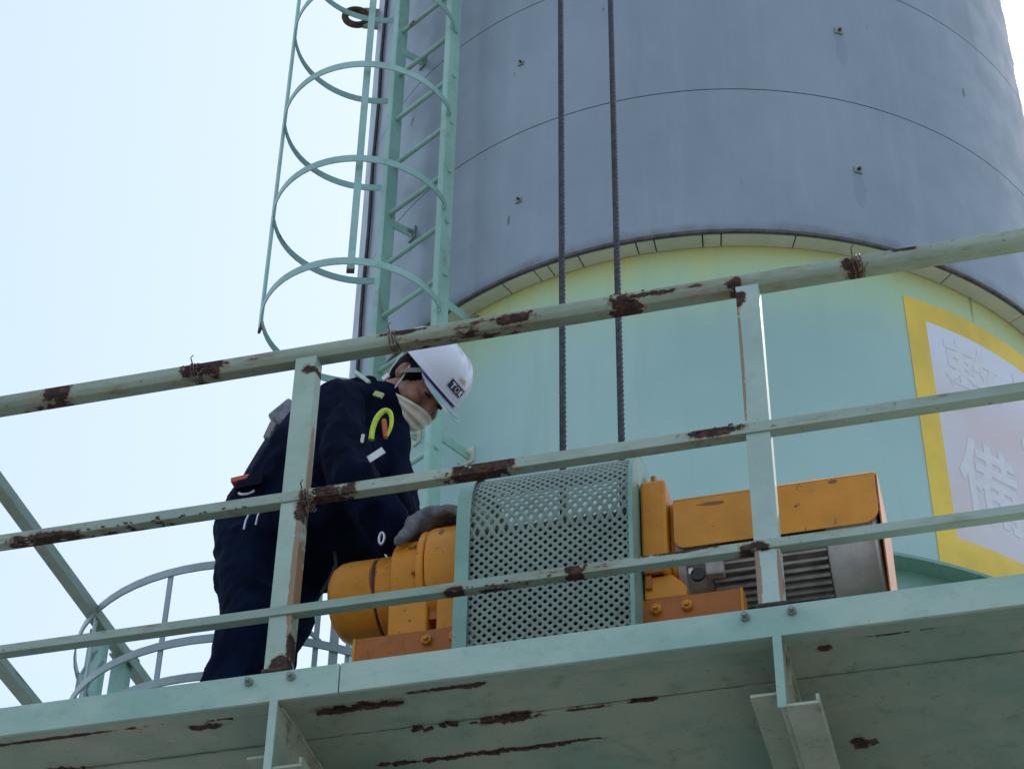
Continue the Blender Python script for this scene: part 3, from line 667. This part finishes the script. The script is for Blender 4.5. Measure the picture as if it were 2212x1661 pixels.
def merged(name, mb, mat, parent, voxel, smooth=6, wr=None, label=None):
    me = bpy.data.meshes.new('tmp'); me.from_pydata(mb.v, [], mb.f); me.update()
    ob = bpy.data.objects.new('tmp', me); C.objects.link(ob)
    rm = ob.modifiers.new('r', 'REMESH'); rm.mode = 'VOXEL'; rm.voxel_size = voxel
    sm_ = ob.modifiers.new('s', 'SMOOTH'); sm_.factor = .5; sm_.iterations = smooth
    dg = bpy.context.evaluated_depsgraph_get(); out = bpy.data.meshes.new_from_object(ob.evaluated_get(dg))
    bpy.data.objects.remove(ob)
    L = Vector((0, 0, 0))
    for v in out.vertices: L += v.co
    L /= max(1, len(out.vertices))
    if wr:
        nr = [v.normal.copy() for v in out.vertices]
        for v, q in zip(out.vertices, nr): v.co += q * wr(v.co)
    for v in out.vertices: v.co -= L
    for p in out.polygons: p.use_smooth = True
    out.materials.clear(); out.materials.append(mat)
    out.name = name; o = bpy.data.objects.new(name, out); C.objects.link(o); o.location = L - (wloc(parent) if parent else Vector((0, 0, 0))); o.parent = parent
    if label: o['label'] = label
    return o
def folds(amp, sc, st=(1, 1, 1)):
    def f(p):
        q = Vector((p.x * sc * st[0], p.y * sc * st[1], p.z * sc * st[2]))
        a = 1 - abs(noise.noise(q)) * 2.2; b = 1 - abs(noise.noise(q * 2.3 + Vector((5, 1, 2)))) * 2
        return amp * (a + .4 * b - .7)
    return f
person = thing('person', 'worker in dark navy work clothes, white helmet and face mask bending over the hoist', 'person', (-2.13, 4.95, 4.6))
# skin
t = NT('skin'); cc = t.mix(t.ramp(t.noise(14, 4, .6), .35, .7), (.30, .125, .08), (.39, .18, .12)); cc = t.mix(t.ramp(t.noise(45, 3, .5), .5, .75), cc, (.34, .13, .085))
m_skin = t.done(cc, .5, 0, t.noise(220, 3), .1, .002); m_skin.node_tree.nodes['Principled BSDF'].inputs['Subsurface Weight'].default_value = .08
m_navy = plain('navy_cloth', (.0022, .0055, .021), .9, 0, .35, 12, .5, .002, 260, .1)
m_navy2 = plain('navy_trouser_cloth', (.0026, .0065, .024), .9, 0, .35, 12, .5, .002, 260, .1)
m_hair = plain('black_hair', (.006, .006, .010), .8, 0, .3, 60, .4, .003, 200, .12)
m_white = plain('helmet_white', (.70, .70, .82), .22, 0, .03, 4, .02)
m_mask = plain('mask_fabric', (.80, .73, .62), .8, 0, .06, 30, .3, .002, 120)
m_glove = plain('grey_glove', (.135, .135, .15), .85, 0, .35, 26, .6, .003, 150)
m_navyl = plain('helmet_label_and_shadow_navy', (.01, .025, .10), .5)
m_wht = plain('print_white', (.75, .75, .78), .5)
m_lime = plain('lime_plastic', (.55, .72, .04), .45)
m_redo = plain('orange_red_strap', (.55, .11, .05), .6)
m_greyc = plain('grey_pouch', (.16, .16, .19), .6, 0, .3, 30)
m_steel = plain('bright_steel', (.55, .56, .58), .3, .9)
m_strap = plain('grey_strap', (.22, .21, .19), .7)
m_dark = plain('dark_inner', (.012, .014, .03), .7)
body = MB(); hax = (HF, HL, HU)
sph(body, H(-.018, 0, .055), (.098 * HS, .078 * HS, .098 * HS), 20, hax)     # cranium
sph(body, H(.028, 0, -.020), (.062 * HS, .062 * HS, .085 * HS), 18, hax)     # face mass
sph(body, H(.045, 0, -.080), (.045 * HS, .046 * HS, .036 * HS), 14, hax)     # jaw
sph(body, H(.078, 0, -.098), (.020 * HS, .022 * HS, .020 * HS), 10, hax)     # chin
sph(body, H(.070, 0, .045), (.028 * HS, .052 * HS, .018 * HS), 12, hax)      # brow
for s_ in (-1, 1):
    sph(body, H(.066, s_ * .040, -.022), (.026 * HS, .024 * HS, .026 * HS), 10, hax)   # cheek bones
    sph(body, H(-.012, s_ * .078, .002), (.018 * HS, .008 * HS, .031 * HS), 10, hax)   # ears
    sph(body, H(-.018, s_ * .086, .004), (.012 * HS, .007 * HS, .027 * HS), 10, hax)
    sph(body, H(.075, s_ * .031, .016), (.019 * HS, .017 * HS, .011 * HS), 8, hax)     # eyelids
for i in range(9):
    t_ = i / 8; sph(body, H(.088 + .018 * t_, 0, .022 - .048 * t_), ((.009 + .004 * t_) * HS, (.008 + .005 * t_) * HS, .011 * HS), 8, hax)
for s_ in (-1, 1): sph(body, H(.097, s_ * .011, -.028), (.008 * HS, .009 * HS, .009 * HS), 8, hax)
limb(body, [(*H(-.025, 0, -.03), .060, .058), (*H(-.055, 0, -.09), .062, .062), (-1.83, 5.02, 5.90, .075, .09), (-1.88, 5.01, 5.84, .07, .09)])
limb(body, [(-1.88, 5.01, 5.84, .07, .10), (-2.02, 5.0, 5.66, .09, .12), (-2.16, 5.0, 5.50, .09, .12)])
limb(body, [(-1.88, 4.87, 5.78, .03, .03), (-1.79, 4.76, 5.44, .034, .034), (-1.645, 4.85, 5.29, .030, .030), (-1.620, 4.86, 5.275, .030, .030)])
limb(body, [(-1.86, 5.19, 5.80, .05, .05), (-1.80, 5.20, 5.58, .042, .042), (-1.64, 5.08, 5.38, .030, .030), (-1.60, 5.07, 5.36, .03, .03)])
limb(body, [(-2.16, 4.93, 5.45, .08, .08), (-2.15, 4.91, 5.08, .055, .055), (-2.17, 4.93, 4.72, .04, .04)])
limb(body, [(-2.16, 5.07, 5.45, .07, .07), (-2.14, 5.13, 5.28, .05, .05), (-2.17, 5.14, 5.05, .04, .04), (-2.19, 5.16, 4.72, .04, .04)])
merged('body', body, m_skin, person, .0062, 4, label='tanned face and neck of the bending worker')
# eyes, brows, hair
for s_ in (-1, 1):
    e = obj('eye', sph(MB(), H(.084, s_ * .031, .012), (.010 * HS, .014 * HS, .0045 * HS), 8, hax), m_dark, person)
    obj('eyebrow', sph(MB(), H(.091, s_ * .034, .036), (.006 * HS, .019 * HS, .0045 * HS), 8, hax), m_hair, person)
hair = MB(); sph(hair, H(-.026, 0, .052), (.103 * HS, .084 * HS, .092 * HS), 20, hax)
for s_ in (-1, 1): limb(hair, [(*H(.02, s_ * .070, .045), .02, .012), (*H(.018, s_ * .073, .005), .014, .008)])
sph(hair, H(-.075, 0, -.005), (.045 * HS, .062 * HS, .060 * HS), 12, hax)
ho = merged('hair', hair, m_hair, person, .006, 3, lambda p: .003 * noise.noise(p * 90))
# helmet
AX, BY, CZ = .146, .120, .116; HZ = .050; HO = -.030
def dome(u, v):      # u azimuth (0 front), v 0 rim .. 1 apex
    th = v * math.pi / 2; c_ = math.cos(th) ** .62; s_ = math.sin(th) ** .95
    q = 1 + .012 * math.exp(-((v - .03) / .03) ** 2)
    x = AX * c_ * math.cos(u) * q; y = BY * c_ * math.sin(u) * q; z = CZ * s_
    rid = .0035 * max(0, math.cos(y * 170)) * (1 if abs(y) < .055 and v > .25 else 0)
    return H(x + HO, y, HZ + z + rid)
V = []; F = []; NU, NV = 72, 30
for j in range(NV + 1):
    for i in range(NU): V.append(dome(TAU * i / NU, j / NV))
for j in range(NV):
    for i in range(NU): F.append((j * NU + i, j * NU + (i + 1) % NU, (j + 1) * NU + (i + 1) % NU, (j + 1) * NU + i))
hm = obj('helmet', MB().add(V, F, True), m_white, person, sm=60)
s2 = hm.modifiers.new('solid', 'SOLIDIFY'); s2.thickness = .003; s2.offset = -1
rimb = MB(); rimb.tube([H(AX * 1.02 * math.cos(TAU * i / 60) + HO, BY * 1.02 * math.sin(TAU * i / 60), HZ + .001) for i in range(60)], .0035, 6, closed=True)
obj('helmet_rim', rimb, m_white, hm)
def peak(r0, r1, dz, half, th, zoff=0):
    V = []; F = []; N = 24; K = 6
    for side_ in (0, 1):
        for i in range(N + 1):
            a = R(-half + 2 * half * i / N); fade = max(0, math.cos(a / R(half) * math.pi / 2)) ** .6
            for k_ in range(K + 1):
                t_ = k_ / K; q = (r0 + (r1 - r0) * t_ * fade)
                V.append(H((AX + q) * math.cos(a) + HO, (BY + q * .9) * math.sin(a), HZ + zoff - dz * t_ * fade - side_ * th))
    S = (N + 1) * (K + 1)
    for i in range(N):
        for k_ in range(K):
            a_ = i * (K + 1) + k_; F.append((a_, a_ + 1, a_ + K + 2, a_ + K + 1)); F.append((S + a_, S + a_ + K + 1, S + a_ + K + 2, S + a_ + 1))
    for i in range(N): a_ = i * (K + 1) + K; F.append((a_, S + a_, S + a_ + K + 1, a_ + K + 1))
    return MB().add(V, F, True)
m_pk = plain('peak_lavender', (.36, .37, .50), .35, 0, .05)
obj('helmet_peak', peak(-.008, .052, .013, 50, .0025, -.007), m_pk, hm, sm=50)
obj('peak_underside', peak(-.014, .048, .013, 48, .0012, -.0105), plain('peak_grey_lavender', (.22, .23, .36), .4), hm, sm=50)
t = NT('visor_clear_green'); m_vis = t.done((.35, .6, .55), .1); bs = m_vis.node_tree.nodes['Principled BSDF']; bs.inputs['Alpha'].default_value = .55
obj('visor_edge', peak(.038, .066, .011, 40, .002, -.016), m_vis, hm, sm=50)
obj('peak_shadow_band', peak(-.010, -.001, .001, 50, .008, -.0015), m_navyl, hm, sm=50)  # navy strip paints in the shadow gap between shell and peak
# marks on the front of the helmet
def front_pt(y, z, eps=.0022):
    best = 0.3; v = min(.98, max(.02, (math.asin(min(1, (z / CZ) ** (1 / .95))) / (math.pi / 2)))); th = v * math.pi / 2; c_ = math.cos(th) ** .62
    xx = AX * math.sqrt(max(0, c_ * c_ - (y / BY) ** 2))
    return H(xx + HO + eps, y, HZ + z)
def helmet_text(body_, y0, z0, hgt, mat, name, eps=.0045, bold=.02, ysc=1):
    cu = bpy.data.curves.new('t', 'FONT'); cu.body = body_; cu.size = 1; cu.offset = bold; cu.align_x = 'CENTER'
    ob = bpy.data.objects.new('t', cu); C.objects.link(ob); dg = bpy.context.evaluated_depsgraph_get()
    me = bpy.data.meshes.new_from_object(ob.evaluated_get(dg)); bpy.data.objects.remove(ob)
    if not me.vertices: return
    mb = MB().add([front_pt(y0 + v.co.x * hgt * ysc, z0 + v.co.y * hgt, eps) for v in me.vertices], [tuple(p.vertices) for p in me.polygons])
    return obj(name, mb, mat, hm, sm=0)
lb = MB(); V = []; F = []; N = 12
for j in range(5):
    for i in range(N + 1): V.append(front_pt(-.034 + .068 * i / N, .022 + .026 * j / 4, .003))
for j in range(4):
    for i in range(N): F.append((j * (N + 1) + i, j * (N + 1) + i + 1, (j + 1) * (N + 1) + i + 1, (j + 1) * (N + 1) + i))
obj('helmet_label', lb.add(V, F), m_navyl, hm, sm=0)
helmet_text('T', -.020, .0265, .024, m_wht, 'label_lettering', .005, .03)
helmet_text('O', .000, .0265, .024, plain('label_red_grey', (.55, .32, .28)), 'label_lettering', .005, .02)
helmet_text('K', .021, .0265, .024, m_wht, 'label_lettering', .005, .03)
helmet_text('渡島', 0.0, .057, .017, plain('gold_print', (.45, .33, .12), .4, .3), 'name_lettering', .004, .015)
# straps
def strap_band(pts, w_, mat, name, par, out=HL * -1):
    return obj(name, MB().ribbon(pts, (HF * .6 + HU * .8).normalized() if False else HF, w_, .002), mat, par, sm=40)
obj('chin_strap', MB().ribbon([H(-.002, -.093, -.006), H(.014, -.092, .012), H(.032, -.088, .030), H(.052, -.083, .050)], HU.cross(HF) * .1 + (HU * -.75 + HF * .66), .016, .003), m_strap, hm)
obj('chin_strap', MB().tube([H(-.05, -.088, .055), H(-.048, -.095, .02), H(-.032, -.098, -.02), H(-.02, -.092, -.045)], .0028, 6), m_wht, hm)
obj('strap_buckle', MB().obox(H(-.022, -.094, -.048), HF, HL, HU, .010, .004, .013), m_wht, hm, bevel=.002)
obj('chin_strap', MB().tube([H(-.02, -.092, -.05), H(-.012, -.075, -.085), H(.02, -.045, -.118), H(.055, -.02, -.124)], .004, 6), m_strap, hm)
# mask
def maskpt(a, v):      # a: azimuth -70..70, v 0 (nose) .. 1 (chin)
    ra = abs(a) / 80
    top = -.020 - .042 * ra ** 1.5; bot = -.136 + .038 * ra
    z = top + (bot - top) * v
    rx = .120 - .020 * abs(v - .35) - .012 * v
    if ra < .25: rx += .010 * (1 - ra * 4) * (1 - abs(v - .25) * 1.5)
    ry = .080 - .014 * v
    x = rx * (math.cos(R(a)) ** .8) - .004 + .0028 * math.sin(v * 26) * (1 - ra * .6) + .003 * noise.noise((a * .05, v * 4, 1))
    return H(x, ry * math.sin(R(a)) * 1.06, z)
V = []; F = []; NA, NVV = 36, 26
for j in range(NVV + 1):
    for i in range(NA + 1): V.append(maskpt(-80 + 160 * i / NA, j / NVV) )
for j in range(NVV):
    for i in range(NA): F.append((j * (NA + 1) + i, j * (NA + 1) + i + 1, (j + 1) * (NA + 1) + i + 1, (j + 1) * (NA + 1) + i))
mk = obj('face_mask', MB().add(V, F, True), m_mask, person, sm=60)
s3 = mk.modifiers.new('solid', 'SOLIDIFY'); s3.thickness = .002
for s_ in (-1, 1): obj('ear_loop', MB().tube([H(.026, s_ * .078, -.058), H(.014, s_ * .083, -.01), H(.004, s_ * .090, .026)], .0022, 6), m_wht, mk)
# jacket
jk = MB()
limb(jk, [(-2.165, 5.0, 5.50, .125, .165), (-2.06, 5.0, 5.62, .150, .185), (-1.98, 5.0, 5.74, .155, .20), (-1.92, 5.0, 5.83, .130, .21), (-1.87, 5.01, 5.88, .100, .17)])
limb(jk, [(-1.86, 5.01, 5.90, .090, .13), (-1.80, 5.02, 5.92, .078, .085)])
limb(jk, [(-2.07, 5.0, 5.53, .13, .17), (-1.93, 4.98, 5.55, .13, .17), (-1.88, 4.98, 5.66, .12, .19)])
limb(jk, [(-2.04, 5.0, 5.42, .10, .16), (-1.90, 5.0, 5.44, .09, .15)])
limb(jk, [(-1.895, 4.85, 5.80, .095, .075), (-1.86, 4.80, 5.66, .080, .070), (-1.79, 4.76, 5.44, .074, .068), (-1.72, 4.79, 5.35, .064, .058), (-1.672, 4.825, 5.305, .052, .050)])
limb(jk, [(-1.86, 5.17, 5.84, .09, .08), (-1.80, 5.20, 5.66, .075, .075), (-1.76, 5.17, 5.50, .068, .068), (-1.66, 5.09, 5.40, .055, .055)])
limb(jk, [(-1.80, 5.03, 5.80, .09, .10), (-1.765, 5.06, 5.66, .075, .09), (-1.76, 5.05, 5.56, .07, .09)])
limb(jk, [(-1.73, 4.80, 5.33, .055, .055), (-1.688, 4.84, 5.25, .040, .04)])
jacket = merged('jacket', jk, m_navy, person, .0085, 5, folds(.013, 9, (1.2, 1, .8)))
col = MB()
for i in range(30):
    a = TAU * i / 30; c_ = Vector((-1.825, 5.02, 5.925)); ax1 = Vector((.66, 0, -.75)); ax2 = Vector((0, 1, 0))
    sph(col, c_ + ax1 * .078 * math.cos(a) + ax2 * .086 * math.sin(a) + Vector((.02, 0, .022)) * (1 + .3 * math.sin(a * 2)), .017, 8)
merged('collar', col, m_navy, person, .006, 4, folds(.004, 22))
# trousers
tr = MB()
limb(tr, [(-2.17, 5.0, 5.50, .125, .165), (-2.165, 5.0, 5.42, .125, .165)])
limb(tr, [(-2.170, 4.93, 5.44, .116, .10), (-2.16, 4.915, 5.25, .098, .095), (-2.135, 4.90, 5.08, .085, .085), (-2.155, 4.92, 4.94, .088, .084), (-2.185, 4.93, 4.82, .094, .086), (-2.215, 4.93, 4.70, .098, .086)])
limb(tr, [(-2.09, 5.10, 5.42, .10, .10), (-2.09, 5.12, 5.28, .085, .09), (-2.165, 5.14, 5.05, .07, .08), (-2.19, 5.16, 4.7, .07, .08)])
limb(tr, [(-2.10, 5.05, 5.42, .11, .11), (-1.97, 5.10, 5.40, .098, .10), (-1.88, 5.13, 5.40, .082, .09)], .018)
trousers = merged('trousers', tr, m_navy2, person, .0085, 5, folds(.014, 8, (1, 1, 1.1)))
for (x, y, z) in ((-2.185, 4.93, 4.63), (-2.19, 5.17, 4.63)):
    bt = MB(); limb(bt, [(x - .05, y, z + .01, .045, .045), (x + .10, y - .01, z - .0, .034, .042), (x + .16, y - .015, z - .005, .028, .038)]); limb(bt, [(x - .02, y, z + .10, .05, .05), (x - .02, y, z, .05, .048)])
    for v in bt.v: v.z = max(v.z, 4.603)
    merged('boot', bt, m_black, person, .008, 4)
# gloved hand closing over the casing: palm, four bent fingers and a thumb
gl = MB()
limb(gl, [(-1.648, 4.845, 5.300, .036, .036), (-1.615, 4.845, 5.283, .040, .042)], .008)
limb(gl, [(-1.615, 4.842, 5.283, .037, .050), (-1.56, 4.835, 5.305, .030, .056), (-1.53, 4.83, 5.308, .024, .052)], .008)
for k_, (dy, ln, r_) in enumerate(((-.052, .86, .0140), (-.018, 1.0, .0145), (.016, .95, .014), (.047, .78, .0125))):
    bx, by, bz = -1.530, 4.832 + dy * .85, 5.308 - max(0, -dy) * .35
    limb(gl, [(bx, by, bz, r_ * 1.15, r_ * 1.15), (bx + .040 * ln, by + dy * .12 - .003, bz + .004, r_ * 1.05, r_ * 1.05), (bx + .070 * ln, by + dy * .2 - .008, bz - .010, r_, r_), (bx + .088 * ln, by + dy * .25 - .014, bz - .032, r_ * .92, r_ * .92)], .004)
limb(gl, [(-1.605, 4.815, 5.275, .024, .024), (-1.612, 4.788, 5.240, .021, .021), (-1.622, 4.768, 5.208, .019, .019), (-1.632, 4.757, 5.185, .0155, .0155)], .005)
merged('glove', gl, m_glove, person, .0045, 3, lambda p: .0022 * noise.noise(p * 70), label='grey work glove on the right hand')
obj('glove_strap', MB().tube([(-1.672, 4.80, 5.365), (-1.658, 4.80, 5.330), (-1.638, 4.805, 5.300)], .0055, 6), m_strap, person)
gl = MB()
limb(gl, [(-1.62, 5.075, 5.365, .034, .04), (-1.56, 5.06, 5.35, .026, .046)], .008)
for dy, ln in ((-.032, .9), (-.011, 1), (.011, .95), (.032, .8)):
    limb(gl, [(-1.555, 5.06 + dy, 5.35, .0125, .0125), (-1.555 + .05 * ln, 5.06 + dy * 1.2, 5.345, .0118, .0118), (-1.555 + .085 * ln, 5.06 + dy * 1.3, 5.318, .011, .011)], .005)
limb(gl, [(-1.61, 5.03, 5.35, .017, .017), (-1.575, 5.0, 5.325, .014, .014)], .005)
merged('glove', gl, m_glove, person, .0048, 3)
def spl(P, n=24):
    P = [Vector(p) for p in P]; out = []
    for i in range(n + 1):
        u = i / n * (len(P) - 1); k = min(int(u), len(P) - 2); t_ = u - k
        a, b, c_, d = P[max(k - 1, 0)], P[k], P[k + 1], P[min(k + 2, len(P) - 1)]
        out.append(.5 * ((2 * b) + (c_ - a) * t_ + (2 * a - 5 * b + 4 * c_ - d) * t_ ** 2 + (3 * b - a - 3 * c_ + d) * t_ ** 3))
    return out
# kit worn on the jacket
obj('hook', MB().tube(spl([(-1.742, 4.765, 5.585), (-1.738, 4.762, 5.625), (-1.727, 4.762, 5.665), (-1.708, 4.765, 5.690), (-1.690, 4.77, 5.685), (-1.684, 4.775, 5.655), (-1.688, 4.775, 5.620), (-1.70, 4.775, 5.59)]), [.0088] * 13 + [.0084 - .0004 * i for i in range(12)], 8), m_lime, person, label='lime green hook clipped to the chest')
obj('hook_handle', MB().tube([(-1.708, 4.772, 5.660), (-1.703, 4.772, 5.625), (-1.698, 4.772, 5.59)], [.008, .009, .007], 8), m_redo, person)
obj('pen', MB().tube([(-1.765, 4.755, 5.60), (-1.772, 4.755, 5.545)], .006, 6), m_wht, person)
obj('name_tag', MB().obox((-1.722, 4.742, 5.500), (1, 0, .62), (0, 1, .1), (-.62, 0, 1), .036, .0015, .013), m_wht, person)
obj('pouch', MB().obox((-2.092, 4.95, 5.868), (.75, 0, .66), (0, 1, 0), (-.66, 0, .75), .046, .055, .036), m_greyc, person, bevel=.010)
obj('pouch_flap', MB().obox((-2.135, 4.93, 5.805), (.3, 0, .95), (0, 1, 0), (-.9, 0, .4), .034, .03, .014), m_strap, person, bevel=.006)
obj('harness_strap', MB().ribbon([(-2.235, 4.95, 5.60), (-2.195, 4.93, 5.665), (-2.16, 4.92, 5.725), (-2.12, 4.91, 5.79)], (.7, 0, -.6), .030, .02), m_dark, person)
obj('waist_band', MB().obox((-2.192, 4.885, 5.590), (1, 0, .10), (0, 1, 0), (-.1, 0, 1), .036, .03, .009), m_redo, person, bevel=.003, label='orange red band at the waist')
obj('harness_belt', MB().ribbon([(-2.262, 4.99, 5.548), (-2.25, 4.90, 5.545), (-2.19, 4.835, 5.545), (-2.10, 4.81, 5.53)], (.1, 0, 1), .03, .008), m_navy, person)
obj('belt_ring', MB().tube([(-2.14 + .024 * math.cos(t_), 4.79, 5.478 + .010 * math.sin(t_)) for t_ in [R(180 + 12 * i) for i in range(16)]], .004, 6), m_steel, person)
for (x, z) in ((-2.135, 5.365), (-2.098, 5.375)):
    obj('belt_clip', MB().tube([(x, 4.79, z - .03), (x + .004, 4.788, z), (x + .012, 4.79, z + .028)], .0035, 6), m_steel, person)
obj('carabiner', MB().tube([(-1.695 + .008 * math.cos(TAU * i / 20), 4.785, 5.225 + .020 * math.sin(TAU * i / 20)) for i in range(20)], .0045, 6, closed=True), m_steel, person)
obj('reflective_patch', MB().obox((-1.865, 4.985, 5.988), (.9, 0, -.35), (0, 1, 0), (.35, 0, .9), .034, .03, .002), m_wht, person, bevel=.002)
obj('reflective_patch', MB().obox((-1.835, 4.90, 5.955), (.7, .3, -.6), (0, 1, 0), (.6, 0, .7), 0.030, .010, .007), plain('pale_green_reflector', (.55, .68, .62)), person, bevel=.002)
obj('shoulder_tab', MB().obox((-1.752, 4.83, 5.815), (.7, 0, -.4), (0, 1, 0), (.4, 0, .7), .016, .004, .009), plain('olive_tab', (.45, .48, .18)), person)
obj('lanyard', MB().tube([(-1.915, 4.98, 5.36), (-1.905, 4.98, 5.30), (-1.925, 4.98, 5.24), (-1.945, 4.98, 5.20)], .006, 6), m_dark, person)
# teeth of the harness webbing on the back of the thigh
wb = MB()
for i in range(16):
    wb.obox((-2.262 + .004 * math.sin(i) - .0004 * i, 4.96, 5.50 - i * .016), (1, 0, .2), (0, 1, 0), (-.2, 0, 1), .010, .012, .005)
obj('gathered_webbing', wb, m_dark, person)
